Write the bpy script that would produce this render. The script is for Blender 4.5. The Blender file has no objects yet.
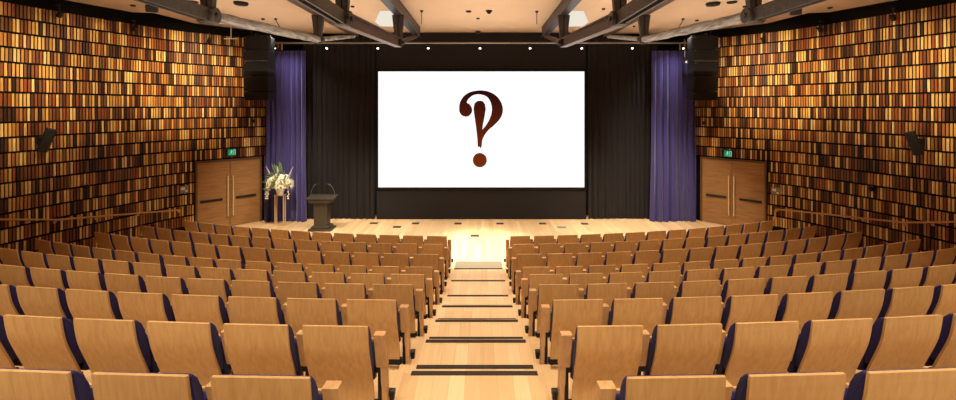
import bpy, bmesh, math, random
from mathutils import Vector, Matrix
random.seed(11)
R_ = random.Random(5)
scene = bpy.context.scene
COL = scene.collection
PI = math.pi
F, VX, HY, CZ = 421.0, 481.0, 107.0, 3.9      # focal length in px, vanishing point, camera height

def at(x, y, d):            # point seen at pixel x, y at depth d
    return Vector(((x-VX)*d/F, d, CZ-(y-HY)*d/F))
def on_ceiling(x, y, h=2.6):
    d = F*h/(HY-y)
    return Vector(((x-VX)*d/F, d, CZ+h))
def on_floor(x, y):
    d = F*CZ/(y-HY)
    return Vector(((x-VX)*d/F, d, 0))

# ------------------------------------------------------------------ materials
def newmat(name):
    m = bpy.data.materials.new(name); m.use_nodes = True
    nt = m.node_tree
    return m, nt, nt.nodes['Principled BSDF']
def sr(r, g, b):
    f = lambda c: ((c/255+0.055)/1.055)**2.4 if c > 10 else c/255/12.92
    return (f(r), f(g), f(b), 1)
def plain(name, col, rough=.5, metal=0, spec=.5, noise=0.0, scale=12):
    m, nt, b = newmat(name)
    b.inputs['Roughness'].default_value = rough
    b.inputs['Metallic'].default_value = metal
    b.inputs['Specular IOR Level'].default_value = spec
    if noise:
        tc = nt.nodes.new('ShaderNodeTexCoord'); n = nt.nodes.new('ShaderNodeTexNoise')
        n.inputs['Scale'].default_value = scale; n.inputs['Detail'].default_value = 4
        nt.links.new(tc.outputs['Object'], n.inputs['Vector'])
        cr = nt.nodes.new('ShaderNodeValToRGB')
        cr.color_ramp.elements[0].position = .3; cr.color_ramp.elements[1].position = .7
        cr.color_ramp.elements[0].color = tuple(c*(1-noise) for c in col[:3])+(1,)
        cr.color_ramp.elements[1].color = tuple(min(1, c*(1+noise)) for c in col[:3])+(1,)
        nt.links.new(n.outputs['Fac'], cr.inputs['Fac']); nt.links.new(cr.outputs['Color'], b.inputs['Base Color'])
    else:
        b.inputs['Base Color'].default_value = col
    return m
def emit(name, col, s):
    m, nt, b = newmat(name)
    b.inputs['Base Color'].default_value = (0, 0, 0, 1)
    b.inputs['Emission Color'].default_value = col
    b.inputs['Emission Strength'].default_value = s
    b.inputs['Specular IOR Level'].default_value = .0
    return m
def veneer(name, c1, c2, sc=(26, 26, 1.6), rough=.42, objvar=.16):
    m, nt, b = newmat(name)
    N, L = nt.nodes, nt.links
    tc = N.new('ShaderNodeTexCoord'); mp = N.new('ShaderNodeMapping')
    mp.inputs['Scale'].default_value = sc
    oi = N.new('ShaderNodeObjectInfo')
    cx = N.new('ShaderNodeVectorMath'); cx.operation = 'SCALE'
    cv = N.new('ShaderNodeCombineXYZ')
    for k in range(3): L.new(oi.outputs['Random'], cv.inputs[k])
    L.new(cv.outputs[0], cx.inputs[0]); cx.inputs['Scale'].default_value = 37
    ad = N.new('ShaderNodeVectorMath'); ad.operation = 'ADD'
    L.new(tc.outputs['Object'], ad.inputs[0]); L.new(cx.outputs[0], ad.inputs[1])
    L.new(ad.outputs[0], mp.inputs['Vector'])
    n = N.new('ShaderNodeTexNoise'); n.inputs['Scale'].default_value = 1; n.inputs['Detail'].default_value = 6
    n.inputs['Distortion'].default_value = .6
    L.new(mp.outputs[0], n.inputs['Vector'])
    cr = N.new('ShaderNodeValToRGB'); cr.color_ramp.elements[0].position = .3; cr.color_ramp.elements[1].position = .72
    cr.color_ramp.elements[0].color = c1; cr.color_ramp.elements[1].color = c2
    L.new(n.outputs['Fac'], cr.inputs['Fac'])
    hs = N.new('ShaderNodeHueSaturation')
    mr = N.new('ShaderNodeMapRange'); mr.inputs['To Min'].default_value = 1-objvar; mr.inputs['To Max'].default_value = 1+objvar
    L.new(oi.outputs['Random'], mr.inputs['Value']); L.new(mr.outputs[0], hs.inputs['Value'])
    L.new(cr.outputs['Color'], hs.inputs['Color']); L.new(hs.outputs[0], b.inputs['Base Color'])
    b.inputs['Roughness'].default_value = rough
    b.inputs['Specular IOR Level'].default_value = .35
    return m
def boards(name, cols, width=.13, length=2.4, rough=.38):
    m, nt, b = newmat(name)
    N, L = nt.nodes, nt.links
    tc = N.new('ShaderNodeTexCoord'); sp = N.new('ShaderNodeSeparateXYZ'); cb = N.new('ShaderNodeCombineXYZ')
    L.new(tc.outputs['Object'], sp.inputs[0]); L.new(sp.outputs['Y'], cb.inputs['X']); L.new(sp.outputs['X'], cb.inputs['Y'])
    br = N.new('ShaderNodeTexBrick'); L.new(cb.outputs[0], br.inputs['Vector'])
    br.inputs['Scale'].default_value = 1; br.inputs['Brick Width'].default_value = length; br.inputs['Row Height'].default_value = width
    br.inputs['Mortar Size'].default_value = .0012; br.inputs['Mortar Smooth'].default_value = 0
    br.inputs['Color1'].default_value = (0, 0, 0, 1); br.inputs['Color2'].default_value = (1, 1, 1, 1)
    br.inputs['Mortar'].default_value = (.5, .5, .5, 1)
    cr = N.new('ShaderNodeValToRGB')
    els = cr.color_ramp.elements
    els[0].color = cols[0]; els[1].color = cols[-1]
    for i, c in enumerate(cols[1:-1]):
        e = els.new((i+1)/(len(cols)-1)); e.color = c
    L.new(br.outputs['Color'], cr.inputs['Fac'])
    mp = N.new('ShaderNodeMapping'); mp.inputs['Scale'].default_value = (40, 2.2, 2)
    L.new(tc.outputs['Object'], mp.inputs['Vector'])
    n = N.new('ShaderNodeTexNoise'); n.inputs['Scale'].default_value = 1; n.inputs['Detail'].default_value = 5
    L.new(mp.outputs[0], n.inputs['Vector'])
    mr = N.new('ShaderNodeMapRange'); mr.inputs['To Min'].default_value = .84; mr.inputs['To Max'].default_value = 1.14
    L.new(n.outputs['Fac'], mr.inputs['Value'])
    mx = N.new('ShaderNodeMix'); mx.data_type = 'RGBA'; mx.blend_type = 'MULTIPLY'; mx.inputs['Factor'].default_value = 1
    L.new(cr.outputs['Color'], mx.inputs['A']); L.new(mr.outputs[0], mx.inputs['B'])
    dk = N.new('ShaderNodeMix'); dk.data_type = 'RGBA'; dk.inputs['B'].default_value = (.16, .09, .04, 1)
    ml = N.new('ShaderNodeMath'); ml.operation = 'MULTIPLY'; ml.inputs[1].default_value = .55
    L.new(br.outputs['Fac'], ml.inputs[0]); L.new(ml.outputs[0], dk.inputs['Factor'])
    L.new(mx.outputs['Result'], dk.inputs['A']); L.new(dk.outputs['Result'], b.inputs['Base Color'])
    b.inputs['Roughness'].default_value = rough; b.inputs['Specular IOR Level'].default_value = .4
    return m
def fabric(name, c1, c2, scale=90, sheen=.25):
    m = plain(name, c1, .95, 0, .1)
    nt = m.node_tree; b = nt.nodes['Principled BSDF']
    tc = nt.nodes.new('ShaderNodeTexCoord'); n = nt.nodes.new('ShaderNodeTexNoise'); n.inputs['Scale'].default_value = scale
    nt.links.new(tc.outputs['Object'], n.inputs['Vector'])
    mx = nt.nodes.new('ShaderNodeMix'); mx.data_type = 'RGBA'
    mx.inputs['A'].default_value = c1; mx.inputs['B'].default_value = c2
    nt.links.new(n.outputs['Fac'], mx.inputs['Factor']); nt.links.new(mx.outputs['Result'], b.inputs['Base Color'])
    b.inputs['Sheen Weight'].default_value = sheen
    return m
def slat_mat():
    m, nt, b = newmat('timber_slats')
    N, L = nt.nodes, nt.links
    g = N.new('ShaderNodeNewGeometry'); cr = N.new('ShaderNodeValToRGB'); cr.color_ramp.interpolation = 'CONSTANT'
    cols = [(50, 28, 18), (82, 46, 26), (112, 66, 34), (138, 82, 40), (164, 106, 52), (124, 84, 50), (188, 134, 68),
            (208, 160, 86), (176, 126, 66), (226, 184, 110), (234, 202, 136), (98, 56, 30), (146, 76, 36), (216, 170, 88)]
    els = cr.color_ramp.elements
    els[0].color = sr(*cols[0]); els[1].position = 1/len(cols); els[1].color = sr(*cols[1])
    for i in range(2, len(cols)):
        e = els.new(i/len(cols)); e.color = sr(*cols[i])
    L.new(g.outputs['Random Per Island'], cr.inputs['Fac'])
    tc = N.new('ShaderNodeTexCoord'); mp = N.new('ShaderNodeMapping'); mp.inputs['Scale'].default_value = (60, 60, 3)
    L.new(tc.outputs['Object'], mp.inputs['Vector'])
    n = N.new('ShaderNodeTexNoise'); n.inputs['Scale'].default_value = 1
    L.new(mp.outputs[0], n.inputs['Vector'])
    mr = N.new('ShaderNodeMapRange'); mr.inputs['To Min'].default_value = .7; mr.inputs['To Max'].default_value = 1.3
    L.new(n.outputs['Fac'], mr.inputs['Value'])
    mx = N.new('ShaderNodeMix'); mx.data_type = 'RGBA'; mx.blend_type = 'MULTIPLY'; mx.inputs['Factor'].default_value = 1
    L.new(cr.outputs['Color'], mx.inputs['A']); L.new(mr.outputs[0], mx.inputs['B'])
    L.new(mx.outputs['Result'], b.inputs['Base Color'])
    b.inputs['Roughness'].default_value = .45; b.inputs['Specular IOR Level'].default_value = .3
    return m

M = {
 'veneer': veneer('birch_veneer', sr(193, 149, 93), sr(210, 169, 112), sc=(34, 34, 1.6), objvar=.10),
 'arm': veneer('armrest_wood', sr(192, 146, 96), sr(212, 170, 118), sc=(30, 30, 3), objvar=.08),
 'purple': fabric('purple_upholstery', sr(40, 34, 76), sr(56, 49, 100), 90, .08),
 'curtain': fabric('purple_velvet', sr(57, 50, 104), sr(74, 66, 128), 40, .3),
 'drape': fabric('black_drape', sr(36, 33, 33), sr(44, 41, 41), 40, .03),
 'black': plain('black_steel', sr(22, 20, 20), .45, .0, .4),
 'blackmatt': plain('black_matt_paint', sr(16, 14, 14), .8, 0, .2, .25, 5),
 'void': plain('wall_backing_black', sr(18, 14, 12), .9, 0, .1),
 'grille': plain('speaker_grille', sr(20, 19, 19), .6, 0, .3, .35, 160),
 'floor': boards('stage_oak_boards', [sr(206, 168, 122), sr(226, 190, 144), sr(214, 178, 132), sr(236, 202, 158), sr(220, 184, 138)]),
 'tier': boards('step_oak_boards', [sr(206, 168, 118), sr(222, 186, 136), sr(212, 176, 126), sr(230, 198, 150)], .14, 1.9),
 'ceil': plain('painted_ceiling', sr(214, 188, 160), .8, 0, .2, .03, 1.5),
 'slat': slat_mat(),
 'door': veneer('door_veneer', sr(140, 98, 56), sr(168, 124, 76), sc=(2, 2, 26), objvar=.05),
 'frame': plain('door_frame_wood', sr(104, 72, 42), .5, 0, .3, .15, 20),
 'brass': plain('brass_tube', sr(214, 164, 96), .35, .2, .5),
 'steel': plain('brushed_steel', sr(150, 144, 136), .4, .8, .5),
 'grey': plain('grey_plate', sr(140, 132, 122), .5, .2, .5, .1, 60),
 'iron': plain('dark_iron', sr(68, 61, 57), .5, .3, .5, .3, 18),
 'browniron': plain('brown_painted_iron', sr(88, 64, 52), .5, .1, .5, .3, 14),
 'timber': None,
 'bluesteel': plain('blue_grey_steel', sr(62, 60, 68), .45, .2, .5, .2, 10),
 'lectern': plain('bronze_grey_lectern', sr(66, 60, 50), .45, .2, .5, .08, 30),
 'gold': plain('gold_stand', sr(222, 198, 148), .35, .3, .5),
 'petal': plain('white_petal', sr(246, 240, 220), .7, 0, .2, .05, 60),
 'pink': plain('pale_pink_petal', sr(214, 190, 196), .7, 0, .2, .08, 60),
 'leaf': plain('green_leaf', sr(126, 152, 66), .6, 0, .3, .3, 40),
 'yellow': plain('yellow_centre', sr(214, 200, 100), .7, 0, .2),
 'strip': plain('dark_nosing_strip', sr(58, 48, 40), .75, 0, .3, .2, 50),
 'tactile': plain('tactile_studs', sr(128, 114, 92), .4, .1, .5),
 'screen': emit('lit_screen', (1, 1, 1, 1), 1.15),
 'mark': None,
 'exitgreen': emit('lit_exit_green', sr(20, 160, 100), .6),
 'exitwhite': emit('lit_exit_white', sr(200, 245, 220), .7),
 'lamp': emit('lit_lens', (1, .93, .8, 1), 4),
 'shade': emit('lit_shade', (1, .92, .78, 1), .85),
 'white': plain('white_paint', sr(230, 226, 216), .5),
}
# weathered timber
m, nt, b = newmat('weathered_timber')
tc = nt.nodes.new('ShaderNodeTexCoord'); mp = nt.nodes.new('ShaderNodeMapping'); mp.inputs['Scale'].default_value = (16, 1.6, 16)
nt.links.new(tc.outputs['Object'], mp.inputs['Vector'])
n = nt.nodes.new('ShaderNodeTexNoise'); n.inputs['Scale'].default_value = 1.4; n.inputs['Detail'].default_value = 8; n.inputs['Roughness'].default_value = .7
nt.links.new(mp.outputs[0], n.inputs['Vector'])
cr = nt.nodes.new('ShaderNodeValToRGB'); cr.color_ramp.elements[0].position = .34; cr.color_ramp.elements[1].position = .66
cr.color_ramp.elements[0].color = sr(62, 58, 55); cr.color_ramp.elements[1].color = sr(182, 178, 174)
nt.links.new(n.outputs['Fac'], cr.inputs['Fac']); nt.links.new(cr.outputs['Color'], b.inputs['Base Color'])
b.inputs['Roughness'].default_value = .7
M['timber'] = m
# brown mark shown on the screen: the picture itself fades from dark to rust downwards
m, nt, b = newmat('screen_mark')
tc = nt.nodes.new('ShaderNodeTexCoord'); sp = nt.nodes.new('ShaderNodeSeparateXYZ'); nt.links.new(tc.outputs['Object'], sp.inputs[0])
mr = nt.nodes.new('ShaderNodeMapRange'); mr.inputs['From Min'].default_value = 1.85; mr.inputs['From Max'].default_value = 4.4
nt.links.new(sp.outputs['Z'], mr.inputs['Value'])
cr = nt.nodes.new('ShaderNodeValToRGB'); cr.color_ramp.elements[0].color = sr(118, 46, 16); cr.color_ramp.elements[1].color = sr(44, 12, 10)
nt.links.new(mr.outputs[0], cr.inputs['Fac']); nt.links.new(cr.outputs['Color'], b.inputs['Emission Color'])
b.inputs['Emission Strength'].default_value = 1; b.inputs['Base Color'].default_value = (0, 0, 0, 1); b.inputs['Specular IOR Level'].default_value = 0
M['mark'] = m

# ------------------------------------------------------------------ mesh helpers
def box(bm, c, s, rot=None, bev=0.0):
    mt = Matrix.Translation(Vector(c)) @ (rot.to_4x4() if rot else Matrix.Identity(4)) @ Matrix.Diagonal((s[0], s[1], s[2], 1))
    r = bmesh.ops.create_cube(bm, size=1, matrix=mt)
    if bev:
        es = set(e for v in r['verts'] for e in v.link_edges)
        bmesh.ops.bevel(bm, geom=list(es), offset=bev, segments=2, affect='EDGES', profile=.5)
def cyl(bm, a, b_, r, r2=None, seg=12):
    a, b_ = Vector(a), Vector(b_); d = b_-a
    q = d.to_track_quat('Z', 'Y').to_matrix().to_4x4()
    mt = Matrix.Translation((a+b_)/2) @ q
    bmesh.ops.create_cone(bm, cap_ends=True, segments=seg, radius1=r, radius2=r if r2 is None else r2, depth=d.length, matrix=mt)
def bar(bm, a, b_, w, h, up=Vector((0, 0, 1)), bev=0.0):      # rectangular bar a->b, w across, h along 'up'
    a, b_ = Vector(a), Vector(b_); d = (b_-a); l = d.length; d.normalize()
    x = d.cross(up).normalized(); u = x.cross(d).normalized()
    rot = Matrix((x, d, u)).transposed()
    box(bm, (a+b_)/2, (w, l, h), rot, bev)
def ball(bm, c, r, u=10, v=7, sc=(1, 1, 1), rot=None):
    mt = Matrix.Translation(Vector(c)) @ (rot.to_4x4() if rot else Matrix.Identity(4)) @ Matrix.Diagonal((sc[0], sc[1], sc[2], 1))
    bmesh.ops.create_uvsphere(bm, u_segments=u, v_segments=v, radius=r, matrix=mt)
def prism(bm, pts, x0, x1, axis='x', bev=0.0, seg=2):          # polygon of (y,z) extruded along x  (axis 'y': (x,z) extruded along y)
    mk = (lambda p, t: (t, p[0], p[1])) if axis == 'x' else (lambda p, t: (p[0], t, p[1]))
    va = [bm.verts.new(mk(p, x0)) for p in pts]; vb = [bm.verts.new(mk(p, x1)) for p in pts]
    fa = bm.faces.new(va); fb = bm.faces.new(list(reversed(vb)))
    n = len(pts)
    for i in range(n):
        bm.faces.new((va[(i+1) % n], va[i], vb[i], vb[(i+1) % n]))
    if bev:
        es = list(fa.edges)+list(fb.edges)
        bmesh.ops.bevel(bm, geom=es, offset=bev, segments=seg, affect='EDGES', profile=.5)
def tube(bm, pts, r, seg=8):
    pts = [Vector(p) for p in pts]; rings = []
    for i, p in enumerate(pts):
        d = (pts[min(i+1, len(pts)-1)]-pts[max(i-1, 0)]).normalized()
        ref = Vector((0, 0, 1)) if abs(d.z) < .9 else Vector((1, 0, 0))
        x = d.cross(ref).normalized(); y = x.cross(d)
        rings.append([bm.verts.new(p+r*(math.cos(2*PI*k/seg)*x+math.sin(2*PI*k/seg)*y)) for k in range(seg)])
    for a, b_ in zip(rings, rings[1:]):
        for k in range(seg): bm.faces.new((a[k], a[(k+1) % seg], b_[(k+1) % seg], b_[k]))
    bm.faces.new(list(reversed(rings[0]))); bm.faces.new(rings[-1])
def link_mesh(name, me, mat, parent=None, smooth=False):
    o = bpy.data.objects.new(name, me); COL.objects.link(o)
    if mat is not None and not me.materials: me.materials.append(mat)
    if parent: o.parent = parent
    return o
def obj(name, bm, mat, parent=None, smooth=False, loc=None):
    bmesh.ops.recalc_face_normals(bm, faces=bm.faces)
    if smooth:
        for f in bm.faces: f.smooth = True
        for e in bm.edges:
            if len(e.link_faces) == 2 and e.calc_face_angle(0) > .7: e.smooth = False
    me = bpy.data.meshes.new(name); bm.to_mesh(me); bm.free()
    o = link_mesh(name, me, mat, parent)
    if loc is not None: o.location = loc
    return o
def B(): return bmesh.new()
def tag(o, label, cat, group=None):
    o['label'] = label; o['category'] = cat
    if group: o['group'] = group
    return o
def thing(name, label, cat, loc=(0, 0, 0), rz=0, group=None):
    o = bpy.data.objects.new(name, None); COL.objects.link(o); o.empty_display_size = .1
    o.location = loc; o.rotation_euler = (0, 0, rz)
    return tag(o, label, cat, group)
def struct(o):
    o['kind'] = 'structure'; return o
ORD = ['', 'first', 'second', 'third', 'fourth', 'fifth', 'sixth', 'seventh', 'eighth', 'ninth', 'tenth', 'eleventh', 'twelfth',
       'thirteenth', 'fourteenth', 'fifteenth', 'sixteenth', 'seventeenth']

# ------------------------------------------------------------------ camera
cam = bpy.data.cameras.new('camera'); co = bpy.data.objects.new('camera', cam); COL.objects.link(co)
co.location = (0, 0, CZ); co.rotation_euler = (PI/2, 0, 0)
cam.sensor_width = 36; cam.lens = F/956*36; cam.shift_x = (478-VX)/956; cam.shift_y = -(200-HY)/956
cam.clip_start = .05
scene.camera = co

# ------------------------------------------------------------------ rows
XC = -.06
#       depth of back tops, tier height, curve radius, seats visible, shell width, pitch
ROWS = {1: (10.035, 0.0, 23.6, 13, .477, .579), 2: (9.035, .13, 25.4, 14, .452, .566), 3: (8.035, .265, 26.4, 14, .477, .584),
        4: (7.035, .40, 27.5, 15, .452, .567), 5: (6.035, .675, 29.5, 14, .477, .589), 6: (5.035, .95, 32.0, 11, .477, .591),
        7: (4.035, 1.225, 34.5, 9, .477, .590), 8: (3.03, 1.495, 36.0, 7, .477, .588), 9: (2.0, 1.787, 40.0, 5, .477, .596)}
def curve_y(k, x, off=0):
    d0, z, r = ROWS[k][:3]
    dx = x-XC
    return d0+off+r-math.sqrt(r*r-dx*dx)
WALL = [(2.0, -11.75), (5.0, -11.35), (7.0, -10.95), (9.2, -10.5), (10.8, -10.03), (12.2, -9.50), (13.0, -8.99), (14.5, -7.515), (14.95, -7.07)]
def wall_x(d):
    for (a, xa), (b_, xb) in zip(WALL, WALL[1:]):
        if d <= b_: return xa+(xb-xa)*(d-a)/(b_-a)
    return WALL[-1][1]

# floor: stage and front level
bm = B(); box(bm, (0, 8.0, -.1), (26, 18.2, .2)); o = struct(obj('floor', bm, M['floor']))
# seating tiers: each a curved solid step
EDGE = .815
for k in range(2, 10):
    z = ROWS[k][1]; bm = B(); n = 36
    fr, bk = [], []
    for i in range(n+1):
        x = -11.9+23.8*i/n
        fr.append((x, curve_y(k, x, EDGE))); bk.append((x, curve_y(k+1, x, EDGE) if k < 9 else -1.0))
    vs = {}
    def V(x, y, zz): return bm.verts.new((x, y, zz))
    ft = [V(x, y, z) for x, y in fr]; fb = [V(x, y, 0.001) for x, y in fr]
    bt = [V(x, y, z) for x, y in bk]; bb = [V(x, y, 0.001) for x, y in bk]
    for i in range(n):
        bm.faces.new((ft[i], ft[i+1], bt[i+1], bt[i])); bm.faces.new((fb[i], fb[i+1], ft[i+1], ft[i]))
        bm.faces.new((bb[i], bb[i+1], bt[i+1], bt[i])); bm.faces.new((fb[i], fb[i+1], bb[i+1], bb[i]))
    bm.faces.new((ft[0], fb[0], bb[0], bt[0])); bm.faces.new((ft[-1], fb[-1], bb[-1], bt[-1]))
    struct(obj('floor_tier', bm, M['tier']))
# half steps in the aisle and the dark strips on the step edges
def step_strip(d_edge, z, w, lab):
    bm = B(); box(bm, (XC, d_edge-.045, z+.003), (w, .058, .006))
    for s in (-.012, .012): box(bm, (XC, d_edge-.045+s, z+.007), (w-.01, .008, .004))
    tag(obj('anti_slip_strip', bm, M['strip']), lab, 'strip', 'dark strips on the aisle steps')
for k in range(5, 9):
    z0, z1 = ROWS[k-1][1], ROWS[k][1]; zm = (z0+z1)/2
    y0 = curve_y(k, XC, EDGE); 
    bm = B(); box(bm, (XC, y0+.155+.002, (z0+zm)/2+.0005), (1.48, .31, zm-z0-.001), None, .004)
    struct(obj('floor_step', bm, M['tier']))
    step_strip(y0+.31, zm, 1.14, 'dark strip on the aisle half step just below the %s seat row from stage' % ORD[k])
    step_strip(y0, z1, 1.14, 'dark strip on the aisle platform edge beside the %s seat row from stage' % ORD[k])
for k in (2, 3, 4):
    step_strip(curve_y(k, XC, EDGE), ROWS[k][1], 1.13, 'thin dark strip on the single aisle step beside the %s row from stage' % ORD[k])
# tactile strip at the foot of the aisle
t = thing('tactile_strip', 'pale ribbed tactile strip across the aisle foot beside the front row', 'tactile strip', (XC, 10.35, 0))
bm = B(); box(bm, (0, 0, .002), (1.16, .56, .004)); obj('base_plate', bm, M['tactile'], t)
bm = B()
for i in range(22): box(bm, (-.55+1.1*i/21, 0, .007), (.026, .54, .007), None, .002)
obj('ribs', bm, M['strip'] if False else M['tactile'], t)

# ------------------------------------------------------------------ theatre seats
PROF = [(0, .817), (.012, .72), (.032, .62), (.066, .52), (.105, .42), (.138, .33), (.160, .24), (.170, .15)]
def interp(z):
    for (ya, za), (yb, zb) in zip(PROF, PROF[1:]):
        if z >= zb: return ya+(yb-ya)*(za-z)/(za-zb)
    return PROF[-1][0]
def smooth_prof(n=16):
    return [(interp(.817-(.817-.15)*i/n), .817-(.817-.15)*i/n) for i in range(n+1)]
def seat_meshes(w):
    ms = {}
    def keep(name, bm, mat, sm=False):
        bmesh.ops.recalc_face_normals(bm, faces=bm.faces)
        if sm:
            for f in bm.faces: f.smooth = True
            for e in bm.edges:
                if len(e.link_faces) == 2 and e.calc_face_angle(0) > .6: e.smooth = False
        me = bpy.data.meshes.new(name); bm.to_mesh(me); bm.free(); me.materials.append(mat); ms[name] = me
    # bent plywood shell
    pr = PROF; th = .018
    sp = []
    for i in range(len(pr)-1):
        for q in range(3):
            t = q/3
            p0, p1, p2, p3 = pr[max(i-1, 0)], pr[i], pr[i+1], pr[min(i+2, len(pr)-1)]
            f = lambda a, b_, c, d: .5*(2*b_+(c-a)*t+(2*a-5*b_+4*c-d)*t*t+(3*b_-a-3*c+d)*t**3)
            sp.append((f(p0[0], p1[0], p2[0], p3[0]), f(p0[1], p1[1], p2[1], p3[1])))
    sp.append(pr[-1])
    bm = B(); prism(bm, sp+[(y+th, z) for y, z in reversed(sp)], -w/2, w/2, 'x', .003, 2); keep('back_shell', bm, M['veneer'], True)
    # back cushion
    zs = [.800, .758, .70, .645, .58, .50, .43, .38]; tk = [.030, .064, .076, .078, .074, .066, .054, .034]
    bk = [(interp(min(z, .817))+th+.001, z) for z in zs]
    fr = [(y+t_, z) for (y, z), t_ in zip(bk, tk)]
    top = [(bk[0][0]+.006, .803)]
    bm = B(); prism(bm, list(reversed(bk))+top+fr, -w/2+.004, w/2-.004, 'x', .010, 3); keep('back_cushion', bm, M['purple'], True)
    # tipped-up seat: cushion facing the back, wooden pan outside
    bm = B(); prism(bm, [(.145, .57), (.16, .60), (.195, .607), (.232, .59), (.275, .36), (.275, .30), (.25, .275), (.215, .29), (.195, .36)], -w/2+.012, w/2-.012, 'x', .016, 3)
    keep('seat_cushion', bm, M['purple'], True)
    bm = B(); prism(bm, [(.240, .60), (.257, .60), (.300, .30), (.296, .27), (.274, .27), (.279, .31)], -w/2+.012, w/2-.012, 'x', .004, 2)
    keep('seat_pan', bm, M['veneer'], True)
    bm = B(); box(bm, (0, .205, .115), (w-.014, .05, .06), None, .006); box(bm, (0, .215, .2), (.3, .03, .14)); keep('support_bar', bm, M['black'])
    bm = B(); prism(bm, [(.10, .703), (.165, .703), (.245, .415), (.18, .415)], -.0415, .0415, 'x', .003); keep('armrest', bm, M['arm'])
    bm = B(); prism(bm, [(.198, .425), (.235, .425), (.26, .02), (.205, .02)], -.015, .015, 'x', .003)
    box(bm, (0, .23, .01), (.07, .22, .02), None, .004); box(bm, (0, .217, .389), (.075, .05, .05), None, .004)
    keep('leg', bm, M['black'])
    bm = B(); prism(bm, [(.186, .413), (.262, .413), (.33, .03), (.225, .03)], -.021, .021, 'x', .003); keep('end_panel', bm, M['arm'])
    bm = B(); cyl(bm, (-.022, 0, 0), (.022, 0, 0), .027, None, 14); box(bm, (0, .0, -.025), (.036, .045, .075), None, .006); keep('aisle_light', bm, M['black'])
    return ms
SM = {w: seat_meshes(w) for w in (.477, .452)}
ROWNAME = {1: 'front', 2: 'second', 3: 'third', 4: 'fourth', 5: 'fifth', 6: 'sixth', 7: 'seventh', 8: 'eighth', 9: 'ninth'}
def child(name, me, par, loc=(0, 0, 0)):
    o = bpy.data.objects.new(name, me); COL.objects.link(o); o.parent = par; o.location = loc; return o
def make_seat(k, i, side):
    d0, z, r, n, w, p = ROWS[k]
    s = .82-.06+.477/2+(i-1)*p if w > .46 else .76+w/2+(i-1)*p
    th = s/r
    x = XC+side*r*math.sin(th); y = d0+r*(1-math.cos(th))
    blk = 'left' if side < 0 else 'right'
    row = 'row %s' % ''
    rowtxt = 'front row' if k == 1 else ORD[k]+' row from stage'
    lab = 'birch theatre seat, %s block, %s, %s from aisle' % (blk, rowtxt, ORD[i])
    t = thing('theatre_seat', lab, 'seat', (x, y, z), side*th, 'tip-up theatre seats in curved rows')
    ms = SM[w]
    child('back_shell', ms['back_shell'], t); child('back_cushion', ms['back_cushion'], t)
    sp = child('seat_pan', ms['seat_pan'], t); child('seat_cushion', ms['seat_cushion'], sp)
    child('support_bar', ms['support_bar'], t, (-side*.024, 0, 0))
    xa = -side*p/2
    child('armrest', ms['armrest'], t, (xa, 0, 0)); child('leg', ms['leg'], t, (xa+(side*.020 if i == 1 else 0), 0, 0))
    if i == 1:
        e = child('end_panel', ms['end_panel'], t, (xa-side*.010, 0, 0))
        child('aisle_light', ms['aisle_light'], e, (-side*.044, .30, .15))
    if i == n:
        child('armrest', ms['armrest'], t, (-xa, 0, 0)); child('leg', ms['leg'], t, (-xa, 0, 0))
        child('end_panel', ms['end_panel'], t, (-xa+side*.032, 0, 0))
for k in ROWS:
    for side in (-1, 1):
        for i in range(1, ROWS[k][3]+1): make_seat(k, i, side)

# ------------------------------------------------------------------ side walls of coloured timber slats
P_DL, P_DR = Vector((-8.86, 13.13, 0)), Vector((-7.59, 14.42, 0))
DU = (P_DR-P_DL).normalized(); DN = Vector((DU.y, -DU.x, 0)); DW = (P_DR-P_DL).length; DH = 2.15
def wall_samples():
    pts = [Vector((x, d, 0)) for d, x in WALL]
    # Catmull-Rom
    out = []
    for i in range(len(pts)-1):
        p0, p1, p2, p3 = pts[max(i-1, 0)], pts[i], pts[i+1], pts[min(i+2, len(pts)-1)]
        st = i >= 6
        for q in range(24):
            t = q/24
            if st: out.append(p1.lerp(p2, t))
            else: out.append(.5*(2*p1+(p2-p0)*t+(2*p0-5*p1+4*p2-p3)*t*t+(3*p1-p0-3*p2+p3)*t**3))
    out.append(pts[-1]); return out
WS = wall_samples()
def walk(step):
    res = []; acc = 0; nxt = 0
    for a, b_ in zip(WS, WS[1:]):
        l = (b_-a).length
        while nxt <= acc+l:
            p = a.lerp(b_, (nxt-acc)/l); res.append((p, (b_-a).normalized())); nxt += step
        acc += l
    return res
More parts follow.
